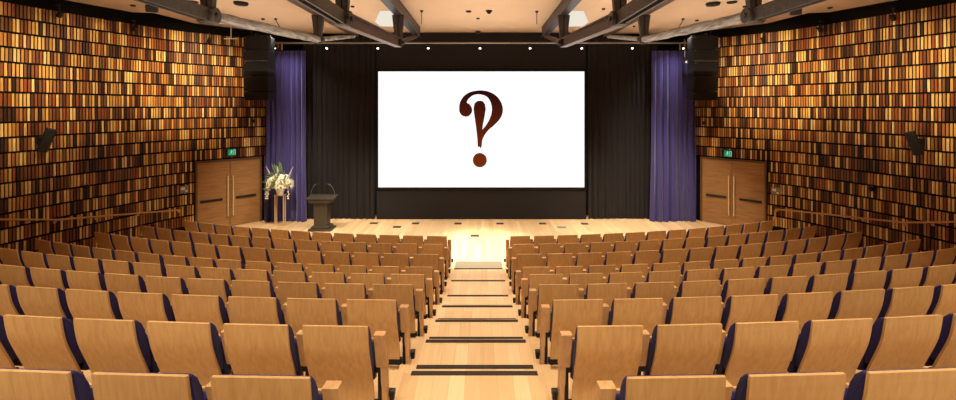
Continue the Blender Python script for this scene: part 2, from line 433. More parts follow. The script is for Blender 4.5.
def build_wall(side, name):
    mx = lambda p: (p[0]*(-side), p[1], p[2]) if side > 0 else tuple(p)
    # black backing with thickness
    bm = B(); top = 7.2; prev = None
    sm = [WS[i] for i in range(0, len(WS), 2)]+[WS[-1]]
    for i, p in enumerate(sm):
        d = (sm[min(i+1, len(sm)-1)]-sm[max(i-1, 0)]).normalized(); nb = Vector((-d.y, d.x, 0))
        a, b_ = p+nb*.004, p+nb*.25
        cur = [bm.verts.new(mx((q.x, q.y, z))) for q in (a, b_) for z in (0, top)]
        if prev:
            for u, v in ((0, 1), (1, 3), (3, 2), (2, 0)): bm.faces.new((prev[u], prev[v], cur[v], cur[u]))
        else: bm.faces.new((cur[0], cur[1], cur[3], cur[2]))
        prev = cur
    bm.faces.new((prev[0], prev[1], prev[3], prev[2]))
    root = struct(obj(name, bm, M['void']))
    rnd = random.Random(3 if side < 0 else 8)
    verts, faces = [], []
    sv, sf = [], []
    def add(V_, F_, c, d, nrm, w, h, z0, dep):
        b0 = len(V_); 
        for dz in (0, h):
            for (u, v) in ((-w/2, -.003), (w/2, -.003), (w/2, dep), (-w/2, dep)):
                q = c+d*u+nrm*v; V_.append(mx((q.x, q.y, z0+dz)))
        for f in ((0, 1, 2, 3), (4, 5, 6, 7), (0, 1, 5, 4), (1, 2, 6, 5), (2, 3, 7, 6), (3, 0, 4, 7)): F_.append(tuple(b0+i for i in f))
    for row in range(19):
        z0 = 5.912-.334*row
        off = rnd.random()*.03
        for p, d in walk(.0665):
            if p.y < 4: continue
            nrm = Vector((d.y, -d.x, 0)); c = p+d*off
            s_ = (c-P_DL).dot(DU); near = abs((c-P_DL).dot(DN)) < .5
            if z0 < -.05: continue
            h = .288+rnd.uniform(-.006, .004); zz = z0+.006
            if near and -.075 < s_ < (DW+.155 if side < 0 else DW+1.5):
                if z0+h < DH+.12: continue
                if zz < DH+.07: h -= DH+.07-zz; zz = DH+.07
            dep = rnd.choice((.007, .009, .012, .015))
            add(verts, faces, c, d, nrm, .043+rnd.uniform(-.003, .003), h, zz, dep)
    me = bpy.data.meshes.new('timber_slats'); me.from_pydata(verts, [], faces); me.update()
    bm = bmesh.new(); bm.from_mesh(me); bmesh.ops.recalc_face_normals(bm, faces=bm.faces); bm.to_mesh(me); bm.free()
    o = link_mesh('timber_slats', me, M['slat'], root)
    return root
build_wall(-1, 'wall_left'); build_wall(1, 'wall_right')

# doors (double leaf) set in the slat walls
def leafmat(): return M['door']
def build_door(side, name):
    f = (lambda v: Vector((-v.x, v.y, v.z))) if side > 0 else (lambda v: v)
    def pt(s, n_, z): return f(P_DL+DU*s+DN*n_+Vector((0, 0, z)))
    du = f(DU); 
    ang = math.atan2(DU.y, DU.x) if side < 0 else math.atan2(DU.y, -DU.x)
    rot = Matrix.Rotation(math.atan2(du.y, du.x), 3, 'Z')
    bm = B()
    fw = .05
    for s in (-fw/2, DW+fw/2): box(bm, pt(s, .03, (DH+.05)/2), (fw, .12, DH+.05), rot)
    box(bm, pt(DW/2, .03, DH+.025), (DW, .12, .05), rot)
    root = struct(obj(name, bm, M['frame']))
    bm = B(); box(bm, pt(DW+.10, .0, (DH+.05)/2), (.09, .06, DH+.05), rot); obj('reveal', bm, M['void'], root)
    hw = DW/2-.004
    for q in (0, 1):
        c = hw/2+.001+q*(DW/2+.002)
        bm = B()
        nb = 6
        for i in range(nb):        # panels with fine joints
            z0 = .01+(DH-.02)*i/nb
            box(bm, pt(c, .03, z0+(DH-.02)/nb/2), (hw-.004, .045, (DH-.02)/nb-.004), rot, .002)
        box(bm, pt(c, .026, DH/2), (hw-.012, .045, DH-.03), rot)
        leaf = obj('leaf', bm, M['door'], root)
        s = DW/2+(-.075 if q == 0 else .075)
        bm = B(); cyl(bm, pt(s, .11, .36), pt(s, .11, 1.66), .02)
        for z in (.5, 1.46): cyl(bm, pt(s, .045, z), pt(s, .11, z), .01)
        obj('pull_handle', bm, M['gold'], leaf, True)
        cc = hw*(.42 if q == 0 else .0)+(DW/2+hw*.52 if q == 1 else 0)
        bm = B(); box(bm, pt(cc, .075, .93), (.62, .03, .075), rot, .006)
        for e in (-.27, .27): box(bm, f(P_DL+DU*(cc+e)+DN*.06+Vector((0, 0, .93))), (.05, .05, .06), rot)
        obj('push_bar', bm, M['black'], leaf)
build_door(-1, 'door_1'); build_door(1, 'door_2')

# ceiling
bm = B()
edge = [(-11.9, -1.0), (-11.8, 2.0), (-11.2, 5), (-10.85, 7), (-10.4, 9.2), (-10.1, 10.25), (-9.55, 11.55), (-9.05, 11.65), (-8.9, 13.1), (-7.5, 14.6), (-7.2, 15.0)]
loop = edge+[(-x, y) for x, y in reversed(edge)]
va = [bm.verts.new((x, y, 6.5)) for x, y in loop]; vb = [bm.verts.new((x, y, 6.56)) for x, y in loop]
bm.faces.new(va); bm.faces.new(list(reversed(vb)))
for i in range(len(loop)):
    j = (i+1) % len(loop); bm.faces.new((va[i], va[j], vb[j], vb[i]))
struct(obj('ceiling', bm, M['ceil']))
bm = B(); box(bm, (0, 8, 7.25), (26, 18.2, .1)); struct(obj('ceiling_void', bm, M['void']))
bm = B(); box(bm, (0, 15.25, 3.6), (18, .3, 7.2)); struct(obj('wall_front', bm, M['blackmatt']))

# ------------------------------------------------------------------ stage: drapes, screen, curtains
def drape(name, x0, x1, y, z0, z1, folds, amp, mat, label, cat, seed, flare=0.0, group=None):
    rnd = random.Random(seed); nx = int(folds*18); nz = 14
    ph = [rnd.uniform(0, 6.28) for _ in range(6)]
    bm = B(); g = []
    th = .012
    def yy(u, v):
        w = u*folds*2*PI
        a = amp*(.75+.25*math.sin(u*7+ph[0]))*(.7+.3*(1-v))
        q = w/2+.8*math.sin(u*8+ph[1])+.16*math.sin(v*3+ph[2])+.35*math.sin(u*17+ph[3])
        return y-a*(abs(math.sin(q))**.8+.07*math.sin(2.6*w+ph[3]+v))
    for off in (0, th):
        rows = []
        for j in range(nz+1):
            v = j/nz; z = z0+(z1-z0)*v
            xa, xb = x0-flare*(1-v), x1+flare*(1-v)
            rows.append([bm.verts.new((xa+(xb-xa)*i/nx+.02*math.sin(i*.5+v*4+ph[4])*(1-v), yy(i/nx, v)+off, z)) for i in range(nx+1)])
        g.append(rows)
    for rows in g:
        for j in range(nz):
            for i in range(nx): bm.faces.new((rows[j][i], rows[j][i+1], rows[j+1][i+1], rows[j+1][i]))
    A, C = g
    for j in range(nz):
        for i in (0, nx): bm.faces.new((A[j][i], A[j+1][i], C[j+1][i], C[j][i]))
    for i in range(nx):
        for j in (0, nz): bm.faces.new((A[j][i], A[j][i+1], C[j][i+1], C[j][i]))
    o = obj(name, bm, mat, None, True)
    return tag(o, label, cat, group)
drape('stage_curtain', -7.34, -5.98, 14.42, .005, 5.82, 7, .19, M['curtain'], 'purple velvet curtain hanging behind the white flowers, left of the screen', 'curtain', 1, .03)
drape('stage_curtain', 5.84, 7.28, 14.42, .005, 5.82, 7, .19, M['curtain'], 'purple velvet curtain hanging right of the screen, beside the right-hand doors', 'curtain', 2, .05)
drape('stage_drape', -6.2, -3.68, 14.72, .005, 6.35, 12, .10, M['drape'], 'black stage drape filling the gap between left purple curtain and screen', 'drape', 3)
drape('stage_drape', 3.72, 6.2, 14.72, .005, 6.35, 12, .10, M['drape'], 'black stage drape filling the gap between screen and right purple curtain', 'drape', 4)
SD = 14.62
xl, xr = (378.3-VX)*SD/F, (584.3-VX)*SD/F
zt, zb = CZ-(71.5-HY)*SD/F, CZ-(187.3-HY)*SD/F
t = thing('projection_screen', 'large white lit screen with a dark question mark symbol at stage centre', 'screen', (0, SD, 0))
bm = B(); box(bm, ((xl+xr)/2, 0.02, (zt+zb)/2), (xr-xl, .04, zt-zb)); obj('screen_surface', bm, M['screen'], t)
bm = B(); cx, cz = (xl+xr)/2, (zt+zb)/2; fwid = .06
for sx in (xl-fwid/2, xr+fwid/2): box(bm, (sx, .0, cz), (fwid, .10, zt-zb+2*fwid))
for sz in (zt+fwid/2, zb-fwid/2): box(bm, (cx, .0, sz), (xr-xl, .10, fwid))
obj('frame', bm, M['blackmatt'], t)
def mk(p): q = at(400+p[0]/2.857, 60+p[1]/2.857, SD); return (q.x, q.z)
bowl = [(169,140),(171,122),(180,106),(195,94),(215,88),(237,87),(258,92),(277,104),(289,121),(294,140),(291,158),(282,173),(268,187),(252,201),(241,216),(235,230),(233,248),(228,248),(230,205),(236,198),(246,186),(256,168),(262,148),(261,128),(253,110),(240,101),(224,98),(209,101),(197,110),(191,121),(198,126),(205,136),(206,147),(200,157),(190,162),(178,159),(171,151)]
excl = [(222,248),(221,225),(217,190),(212,155),(210,138),(213,124),(221,117),(229,116),(237,118),(243,126),(245,140),(242,160),(237,185),(233,215),(233,248)]
def dense(pts, n=4):
    out = []; L_ = len(pts)
    for i in range(L_):
        p0, p1, p2, p3 = pts[i-1], pts[i], pts[(i+1) % L_], pts[(i+2) % L_]
        for q in range(n):
            s = q/n
            out.append(tuple(.5*(2*p1[c]+(p2[c]-p0[c])*s+(2*p0[c]-5*p1[c]+4*p2[c]-p3[c])*s*s+(3*p1[c]-p0[c]-3*p2[c]+p3[c])*s**3) for c in (0, 1)))
    return out
bm = B()
prism(bm, [mk(p) for p in dense(bowl)], -.006, .0, 'y')
prism(bm, [mk(p) for p in excl], -.0055, .0, 'y')
prism(bm, [mk((228+20*math.cos(a*PI/20), 286+20.5*math.sin(a*PI/20))) for a in range(40)], -.006, .0, 'y')
o = obj('question_mark_symbol', bm, M['mark'], t); o['label'] = 'dark brown question mark symbol with round dot'
bm = B(); box(bm, (cx, SD+.03, (zb-.06)/2), (xr-xl+.12, .06, zb-.062)); 
tag(obj('masking_panel', bm, M['drape']), 'flat black masking panel below the screen down to the stage floor', 'panel')
bm = B(); box(bm, (cx, SD+.02, (zt+.06+6.48)/2), (xr-xl+.12, .04, 6.48-zt-.064)); 
tag(obj('drape_border', bm, M['drape']), 'flat black border drape hanging above the white screen', 'drape')

# lighting bar with its lamps
LD = 14.05
zp = CZ+(HY-43)*LD/F
bm = B(); cyl(bm, ((250-VX)*LD/F, LD, zp), ((712-VX)*LD/F, LD, zp), .03)
o = tag(obj('lighting_bar', bm, M['steel'], None, True), 'long grey lighting bar below the ceiling above the screen', 'lighting bar')
lp = [275, 327, 378, 428.4, 480, 530, 581.5, 632, 683]
def stage_lamp(c, label, short=False):
    t = thing('stage_spotlight', label, 'spotlight', c, 0, 'small spotlights on the stage lighting bar')
    bm = B(); box(bm, (0, 0, -.045), (.05, .03, .05)); box(bm, (0, 0, -.075), (.11, .025, .012)); obj('clamp', bm, M['black'], t)
    rot = Matrix.Rotation(.7, 3, 'X')
    ax = Vector((0, -.55, -.83)).normalized()
    bm = B(); a = Vector((0, .03, -.09)); cyl(bm, a, a+ax*.11, .035, .045, 14); obj('lamp_head', bm, M['black'], t, True)
    bm = B(); cyl(bm, a+ax*.105, a+ax*.114, .038, None, 14); obj('lens', bm, M['lamp'], t)
pos_words = ['far left, beside the left speaker stack', 'second from its left end', 'third from its left end', 'fourth from its left end', 'at its middle, above the screen centre',
             'fourth from its right end', 'third from its right end', 'second from its right end', 'far right, beside the right speaker stack']
for x, wds in zip(lp, pos_words):
    stage_lamp(((x-VX)*LD/F, LD, zp), 'small lit spotlight on lighting bar, '+wds)

# line array speakers
def line_array(side, label):
    d = 13.1; x0 = (259.5-VX)*d/F if side < 0 else (702.5-VX)*d/F
    t = thing('line_array_speaker', label, 'speaker', (x0, d, CZ+(HY-37)*d/F), 0)
    z = 0; y = 0; tilt = 0
    w = .76
    for i, h in enumerate((.40, .38, .44, .46, .28)):
        tilt = (0, .0, .03, .08, .14)[i]
        rot = Matrix.Rotation(tilt, 3, 'X')
        c = Vector((0, y, z-h/2))
        bm = B(); box(bm, c, (w, .42, h-.012), rot, .012)
        cab = obj('cabinet', bm, M['black'], t)
        bm = B(); box(bm, c+rot @ Vector((0, -.213, 0)), (w-.05, .012, h-.06), rot, .004); obj('grille', bm, M['grille'], cab)
        bm = B(); 
        cyl(bm, c+rot @ Vector((-w/2+.05, -.215, h/2-.05)), c+rot @ Vector((-w/2+.05, -.225, h/2-.05)), .014, None, 8); obj('badge', bm, M['steel'], cab)
        if i == 1: bm = B(); box(bm, c+rot @ Vector((0, -.214, -h/2+.012)), (w-.04, .012, .014), rot); obj('seam_strip', bm, M['steel'], cab)
        y += math.sin(tilt)*h*.9; z -= h*math.cos(tilt)
    bm = B(); box(bm, (0, 0, .03), (.7, .06, .05)); box(bm, (0, 0, .05), (.06, .5, .05))
    for e in (-.25, .25): cyl(bm, (e, 0, .05), (e, 0, 6.5-t.location.z), .012)
    obj('flying_frame', bm, M['black'], t)
line_array(-1, 'tall black speaker stack hung in front of the left purple curtain')
line_array(1, 'tall black speaker stack hung in front of the right purple curtain')

# hanging twin lamps beside the speaker stacks
for xx, lab in ((274.8, 'slim drop pole with small lit lamp beside the left speaker stack'), (683, 'slim drop pole with small lit lamp beside the right speaker stack')):
    p = Vector(((xx-VX)*LD/F, LD-.12, zp-.1))
    t = thing('hanging_pole_lamp', lab, 'lamp', p)
    bm = B(); cyl(bm, (0, 0, .2), (0, 0, -.5), .016); box(bm, (0, .03, .1), (.03, .09, .03)); obj('pole', bm, M['steel'], t)
    bm = B(); cyl(bm, (0, -.02, -.42), (0, -.13, -.55), .05, .06, 12); obj('lamp_head', bm, M['black'], t, True)
    bm = B(); cyl(bm, (0, -.13, -.55), (0, -.137, -.558), .05, None, 12); obj('lens', bm, M['shade'], t)

# ------------------------------------------------------------------ lectern
lx = -5.06; ld = 13.42; lw = .85
t = thing('lectern', 'dark bronze lectern with two gooseneck microphones standing on the stage', 'lectern', (lx, ld, 0))
bm = B(); box(bm, (0, 0, .03), (.72, .52, .06), None, .012); box(bm, (0, 0, .10), (.56, .42, .09), None, .02); obj('base', bm, M['lectern'], t)
bm = B(); prism(bm, [(-.20, .14), (.20, .14), (.215, .88), (-.215, .88)], -.17, .17, 'y', .008); obj('column', bm, M['lectern'], t)
bm = B()
prism(bm, [(-.34, .88), (.34, .88), (.40, 1.01), (-.40, 1.01)], -.22, .22, 'y', .006)
box(bm, (0, 0, 1.03), (.88, .48, .035), Matrix.Rotation(.10, 3, 'X'), .008); obj('desk_top', bm, M['lectern'], t)
for s in (-1, 1):
    pts = []
    for i in range(13):
        u = i/12; pts.append((s*(.39-.24*u**1.6) , .05-.05*u, 1.05+.40*math.sin(u*PI/2)**1.0))
    bm = B(); tube(bm, pts, .008); mic = obj('microphone_stem', bm, M['steel'], t, True)
    bm = B(); e = Vector(pts[-1]); dd = (Vector(pts[-1])-Vector(pts[-2])).normalized(); cyl(bm, e-dd*.05, e+dd*.04, .012, .014, 10); obj('microphone', bm, M['black'], mic)

# flower stand and arrangement
fx, fd = -6.62, 13.88
t = thing('flower_stand', 'slim gold pedestal frame holding the white flowers on the stage', 'stand', (fx, fd, 0))
for sx in (-.14, .14):
    for sy in (-.06, .06):
        bm = B(); box(bm, (sx, sy, .5), (.028, .028, 1.0), None, .003); obj('leg', bm, M['gold'], t)
bm = B(); box(bm, (0, 0, 1.0), (.33, .18, .03), None, .004); obj('top_plate', bm, M['gold'], t)
bm = B()
for s in (-1, 1): box(bm, (s*.14, 0, .03), (.028, .09, .028)); box(bm, (0, s*.06, .03), (.24, .028, .028))
obj('lower_frame', bm, M['gold'], t)
t = thing('flower_arrangement', 'large arrangement of white flowers and greenery on the gold stand', 'flowers', (fx, fd, 1.016))
bm = B(); cyl(bm, (0, 0, 0), (0, 0, .18), .10, .14, 16); obj('vase', bm, M['white'], t, True)
rnd = random.Random(21)
def blossom(c, nrm, r, mat):
    bm = B(); q = Vector(nrm).to_track_quat('Z', 'Y').to_matrix()
    for ring, (n, rr, tilt, ln) in enumerate(((6, .45, .5, .62), (5, .25, 1.0, .5))):
        for i in range(n):
            a = 2*PI*i/n+ring*.5
            rot = q @ Matrix.Rotation(a, 3, 'Z') @ Matrix.Rotation(-tilt, 3, 'Y')
            ball(bm, Vector(c)+q @ Vector((math.cos(a)*rr*r, math.sin(a)*rr*r, ring*.12*r)), r*ln, 6, 4, (1, .62, .16), rot)
    o = obj('blossom', bm, mat, t, True)
    bm = B(); ball(bm, Vector(c)+q @ Vector((0, 0, .2*r)), r*.2, 6, 4); obj('flower_centre', bm, M['yellow'], o)
for i in range(72):
    a = rnd.uniform(0, 2*PI); e = rnd.uniform(-.35, 1.25)
    dv = Vector((math.cos(a)*math.cos(e), math.sin(a)*math.cos(e)-.1, math.sin(e)))
    k = rnd.uniform(.7, 1.0)
    c = Vector((dv.x*.41*k, dv.y*(.30 if dv.y < 0 else .16)*k, .34+dv.z*.32*k))
    blossom(c, dv, rnd.uniform(.085, .125), M['petal'])
for (x, z, h, lean) in ((-.26, .60, .34, -.55), (.28, .55, .36, .45), (-.05, .72, .2, -.1)):
    bm = B()
    for j in range(9):
        u = j/8; ball(bm, (x+lean*h*u, -.05, z+h*u), .035*(1.1-.7*u), 6, 4)
    obj('flower_spike', bm, M['pink'], t, True)
def leaf(c, d, l, w):
    bm = B(); d = Vector(d).normalized(); q = d.to_track_quat('X', 'Z').to_matrix()
    ball(bm, Vector(c)+d*l*.5, 1, 8, 5, (l*.5, w*.5, .006), q)
    obj('leaf', bm, M['leaf'], t, True)
for i in range(44):
    a = rnd.uniform(0, 2*PI); e = rnd.uniform(-.5, 1.3)
    dv = Vector((math.cos(a)*math.cos(e), math.sin(a)*math.cos(e)-.15, math.sin(e)))
    if dv.y > 0: dv.y *= .25
    leaf((dv.x*.22, dv.y*.2, .34+dv.z*.22), dv+Vector((0, 0, rnd.uniform(-.2, .3))), rnd.uniform(.2, .36), rnd.uniform(.05, .09))
for i in range(10): leaf((-.32+.02*i, -.05, .40+.03*i), (-1, -.2, rnd.uniform(-.2, .4)), rnd.uniform(.2, .3), .08)
for i in range(9): leaf((.03*i-.16, .0, .70), (rnd.uniform(-.6, .5), 0, 1), rnd.uniform(.25, .42), .07)
for i in range(4):
    x = rnd.choice((-1, 1))*rnd.uniform(.2, .4)
    bm = B(); tube(bm, [(x*.7, -.1, .32), (x, -.16, .2), (x*1.1, -.17, -.06-rnd.random()*.1)], .006, 5)
    for j in range(4): ball(bm, (x*1.05+rnd.uniform(-.03, .03), -.18, .12-.07*j), .026, 6, 4)
    obj('trailing_sprig', bm, M['petal'], t)

# floor boxes on the stage
for (x, y, w_, mat, lab) in ((374, 223.3, .26, 'strip', 'dark floor box on stage below the left end of the screen'), (415.6, 223.4, .24, 'strip', 'dark floor box on stage, second from left of the long line'),
        (458, 223.6, .24, 'strip', 'dark floor box on stage just left of the screen centre'), (500, 223.6, .24, 'strip', 'dark floor box on stage just right of the screen centre'),
        (542.7, 223.6, .24, 'strip', 'dark floor box on stage, second from right of the long line'), (584.6, 223.8, .24, 'strip', 'dark floor box on stage below the right end of the screen'),
        (397, 227, .26, 'strip', 'dark floor box nearer the seats, left of the aisle'), (561.7, 227.3, .28, 'grey', 'pale grey floor box nearer the seats, right of the aisle'),
        (474.8, 235.8, .26, 'strip', 'dark floor box in front of the aisle, nearest the tactile strip')):
    p = on_floor(x, y)
    t = thing('floor_box', lab, 'floor box', p, 0, 'floor boxes let into the stage')
    bm = B(); box(bm, (0, 0, .003), (w_, .20, .006), None, .002); obj('lid', bm, M[mat], t)
    bm = B(); box(bm, (0, -.05, .008), (.10, .025, .004)); obj('lid_pull', bm, M['steel' if mat == 'grey' else 'black'], t)

# ------------------------------------------------------------------ wall fittings
def wall_point(xpix, off=.0):     # point on the left/right wall seen at pixel column xpix
    side = -1 if xpix < VX else 1
    best = None
    for a, b_ in zip(WS, WS[1:]):
        for q in range(4):
            p = a.lerp(b_, q/4); d = (b_-a).normalized(); n_ = Vector((d.y, -d.x, 0))
            pp = p+n_*off
            x = VX+side*(-pp.x)*F/pp.y
            if best is None or abs(x-xpix) < best[0]: best = (abs(x-xpix), pp, n_, d)
    _, pp, n_, d = best
    if side > 0: pp = Vector((-pp.x, pp.y, 0)); n_ = Vector((-n_.x, n_.y, 0)); d = Vector((-d.x, d.y, 0))
    return pp, n_, d
def on_wall(x, y, off=0.03):
    p, n_, d = wall_point(x, off); p.z = CZ-(y-HY)*p.y/F
    return p, n_, d
# tilted wall speakers
for x, y, s, lab in ((47, 140, -1, 'black box speaker tilted on the left slat wall'), (914, 143, 1, 'black box speaker tilted on the right slat wall')):
    p, n_, d = on_wall(x, y, .24)
    rz = math.atan2(n_.y, n_.x)+PI/2
    rw = rz; rz += -s*1.1
    t = thing('wall_speaker', lab, 'speaker', p, rz)
    rot = Matrix.Rotation(.30, 3, 'X') @ Matrix.Rotation(-s*.0, 3, 'Y')
    bm = B(); box(bm, (0, 0, 0), (.17, .18, .56), rot, .02); obj('cabinet', bm, M['black'], t)
    bm = B(); box(bm, rot @ Vector((0, -.093, 0)), (.13, .01, .52), rot, .004); obj('grille', bm, M['grille'], t)
    bm = B(); rb = Matrix.Rotation(rw-rz, 3, 'Z'); box(bm, rb @ Vector((0, .13, 0)), (.05, .20, .05), rb); box(bm, rb @ Vector((0, .215, 0)), (.14, .02, .2), rb); obj('wall_bracket', bm, M['black'], t)
# small black wall sensors
for x, y, lab in ((87, 187, 'small black round fitting low on left slat wall below its tilted speaker'), (871, 189, 'small black round fitting low on right slat wall below its tilted speaker'),
                  (253, 121, 'small black round fitting beside the left purple curtain'), (703.5, 123, 'small black round fitting beside the right purple curtain')):
    p, n_, d = on_wall(x, y, .09)
    t = thing('wall_fitting', lab, 'wall fitting', p, math.atan2(n_.y, n_.x)+PI/2)
    bm = B(); cyl(bm, (0, .06, 0), (0, .03, 0), .05); box(bm, (0, .05, 0), (.11, .02, .11), None, .005); obj('mount', bm, M['black'], t)
    bm = B(); ball(bm, (0, -.01, 0), .06, 12, 8); obj('head', bm, M['black'], t, True)
# spotlights on the wall top
for x, y, lab in ((60, 14.5, 'small black spotlight at top of left slat wall, nearest the seats'), (135, 28.5, 'small black spotlight at top of left slat wall, middle of three'), (209, 41, 'small black spotlight at top of left slat wall, nearest the stage'),
                  (893, 18, 'small black spotlight at top of right slat wall, nearest the seats'), (820, 29.5, 'small black spotlight at top of right slat wall, middle of three'), (763, 40, 'small black spotlight at top of right slat wall, nearest the stage')):
    p, n_, d = on_wall(x, y, .16)
    t = thing('wall_spotlight', lab, 'spotlight', p, math.atan2(n_.y, n_.x)+PI/2, 'black spotlights along the wall tops')
    bm = B(); cyl(bm, (0, .02, .22), (0, 0, .02), .012); box(bm, (0, .08, .23), (.05, .16, .03)); obj('arm', bm, M['black'], t)
    bm = B(); cyl(bm, (0, .04, -.05), (0, -.05, .06), .055, .06, 14); obj('lamp_head', bm, M['black'], t, True)
# wall plates
for x, y, w_, mat, lab in ((184.5, 189.5, .22, 'grey', 'small grey wall panel on the left slat wall beside the doors'), (775.5, 191, .22, 'grey', 'small grey wall panel on the right slat wall beside the doors')):
    p, n_, d = on_wall(x, y, .045)
    t = thing('wall_plate', lab, 'wall panel', p, math.atan2(n_.y, n_.x)+PI/2)
    bm = B(); box(bm, (0, 0, 0), (w_, .02, w_), None, .004); obj('plate', bm, M[mat], t)
    bm = B(); box(bm, (-.035, -.014, .03), (.10, .012, .08), None, .003); box(bm, (.05, -.014, -.05), (.06, .012, .05), None, .003); obj('switches', bm, M['white'], t)
# exit signs
for x, y, s, lab in ((231.6, 152.3, -1, 'green lit exit sign above the left-hand double doors'), (727.8, 153.6, 1, 'green lit exit sign above the right-hand double doors')):
    p, n_, d = on_wall(x, y, .12)
    t = thing('exit_sign', lab, 'sign', p, math.atan2(n_.y, n_.x)+PI/2)
    bm = B(); box(bm, (0, .02, 0), (.33, .06, .25), None, .008); box(bm, (0, .075, 0), (.2, .06, .1)); obj('housing', bm, M['black'], t)
    bm = B(); box(bm, (0, -.015, 0), (.22, .014, .20)); obj('sign_face', bm, M['exitgreen'], t)
    bm = B(); y0 = -.0235                                       # running figure and doorway
    ball(bm, (-.005, y0, .062), .017, 8, 6, (1, .2, 1))
    bar(bm, (-.008, y0, .045), (-.022, y0, -.01), .004, .026, Vector((1, 0, .2)))
    bar(bm, (-.022, y0, -.005), (.006, y0, -.035), .004, .014, Vector((1, 0, .9))); bar(bm, (.006, y0, -.035), (-.004, y0, -.075), .004, .013, Vector((1, 0, 0)))
    bar(bm, (-.022, y0, -.01), (-.04, y0, -.045), .004, .014, Vector((1, 0, 0))); bar(bm, (-.04, y0, -.045), (-.075, y0, -.05), .004, .013, Vector((0, 0, 1)))
    bar(bm, (-.008, y0, .035), (.028, y0, .01), .004, .011, Vector((0, 0, 1))); bar(bm, (-.012, y0, .04), (-.05, y0, .015), .004, .011, Vector((0, 0, 1)))
    bar(bm, (.055, y0, -.08), (.055, y0, .08), .004, .012, Vector((1, 0, 0))); bar(bm, (.055, y0, .08), (.105, y0, .08), .004, .012); bar(bm, (.10, y0, -.08), (.10, y0, .08), .004, .012, Vector((1, 0, 0)))
    o = obj('running_figure', bm, M['exitwhite'], t); o['label'] = 'white running figure and doorway'
# handrails along the walls
def rail(pix, lab, hook):
    pts = []
    for x, y in pix:
        p, n_, d = on_wall(x, y, .10); pts.append(p)
    a, b_ = pts[0], pts[1]
    ext = a+(a-b_).normalized()*2.0
    fine = [ext]+pts
    t = thing('handrail', lab, 'handrail', (fine[-1].x, fine[-1].y, fine[-1].z))
    org = fine[-1].copy()
    loc = [q-org for q in fine]
    if hook:
        loc += [Vector((0, .03, -.02)), Vector((0, .05, -.32))]
    bm = B(); tube(bm, loc, .022, 10); obj('rail', bm, M['brass'], t, True)
    for x, y in [pix[i] for i in range(1, len(pix))]:
        p, n_, d = on_wall(x, y, .10)
        q = p-org
        bm = B(); cyl(bm, q, q-n_*.10+Vector((0, 0, -.06)), .010); cyl(bm, q-n_*.09+Vector((0, 0, -.06)), q-n_*.08+Vector((0, 0, -.06)), .035); obj('rail_bracket', bm, M['brass'], t)
rail([(0, 219.5), (30, 219.6), (57, 219.8), (98, 216.5), (140, 213), (180, 210)], 'long brass handrail on the left slat wall', False)
rail([(956, 221.8), (930, 222.4), (902, 222.3), (860, 218), (820, 213.5), (776, 209)], 'long brass handrail on the right slat wall', True)

# ------------------------------------------------------------------ trusses
def truss(side, inner, label):
    X = side*(2.07 if inner else 4.08)
    t = thing('roof_truss', label, 'truss', (X, 8.0, 6.5))
    L_ = lambda d, h: Vector((0, d-8.0, h-2.6))
    # top chord: I-section
    mat = M['bluesteel'] if inner else M['browniron']
    bm = B(); w = .20
    for zz in (2.575, 2.315): bar(bm, L_(2.0, zz), L_(13.7, zz), w, .035)
    for xx in (-.085, .085): 
        bar(bm, L_(2.0, 2.445)+Vector((xx, 0, 0)), L_(13.7, 2.445)+Vector((xx, 0, 0)), .016, .235)
    obj('top_chord', bm, mat, t)
    h1, h2 = (1.32, 1.61) if inner else (1.37, 1.69)
    d1, d2 = 6.3, 10.55
    bm = B()
    for xx in (-.055, .055): bar(bm, L_(3.2, h1)+Vector((xx, 0, 0)), L_(d1, h1)+Vector((xx, 0, 0)), .03, .19, bev=.004)
    obj('lower_tie', bm, M['iron'], t)
    bm = B()
    if inner:
        bar(bm, L_(d1, h1), L_(d2, h2), .04, .20); bar(bm, L_(d1, h1-.1), L_(d2, h2-.1), .16, .025); bar(bm, L_(d1, h1+.1), L_(d2, h2+.1), .16, .025)
        obj('lower_chord', bm, M['browniron'], t)
    else:
        n = 16; pts = [L_(d1, h1).lerp(L_(d2, h2), i/n)+Vector((rnd.uniform(-.008, .008), 0, rnd.uniform(-.008, .008))) for i in range(n+1)]
        tube(bm, pts, .085, 14); obj('lower_chord', bm, M['timber'], t, True)
    bm = B()
    if inner: bar(bm, L_(d2, h2), L_(13.5, 2.27), .09, .10, bev=.006)
    else: tube(bm, [L_(d2, h2), L_(13.5, 2.27)], .06, 12)
    obj('end_brace', bm, M['timber'] if not inner else M['browniron'], t)
    for d, h in ((d1, h1), (d2, h2)):
        bm = B()
        for xx in (-1, 1):
            # tapered plates and flanges
            q = L_(d, h); top = L_(d, 2.30)
            pts = [(q.x+xx*.012, q.z), (q.x+xx*.075, q.z), (q.x+xx*.15, top.z), (q.x+xx*.012, top.z)]
            prism(bm, pts, q.y-.05, q.y+.05, 'y')
        box(bm, (0, q.y, (q.z+top.z)/2), (.03, .03, top.z-q.z))
        obj('post', bm, M['iron'], t)
        bm = B(); q = L_(d, h)
        cyl(bm, q+Vector((-.13, 0, 0)), q+Vector((.13, 0, 0)), .115 if d == d1 else .06, None, 18); cyl(bm, q+Vector((-.16, 0, 0)), q+Vector((.16, 0, 0)), .04, None, 12)
        box(bm, q+Vector((0, 0, -.085)), (.16, .24 if d == d1 else .16, .04), None, .006)
        obj('pin_joint', bm, M['iron'], t, True)
truss(-1, False, 'outer left roof truss with round weathered lower timber')
truss(-1, True, 'inner left roof truss with brown steel lower chord')
truss(1, True, 'inner right roof truss with brown steel lower chord')
truss(1, False, 'outer right roof truss with round weathered lower timber')

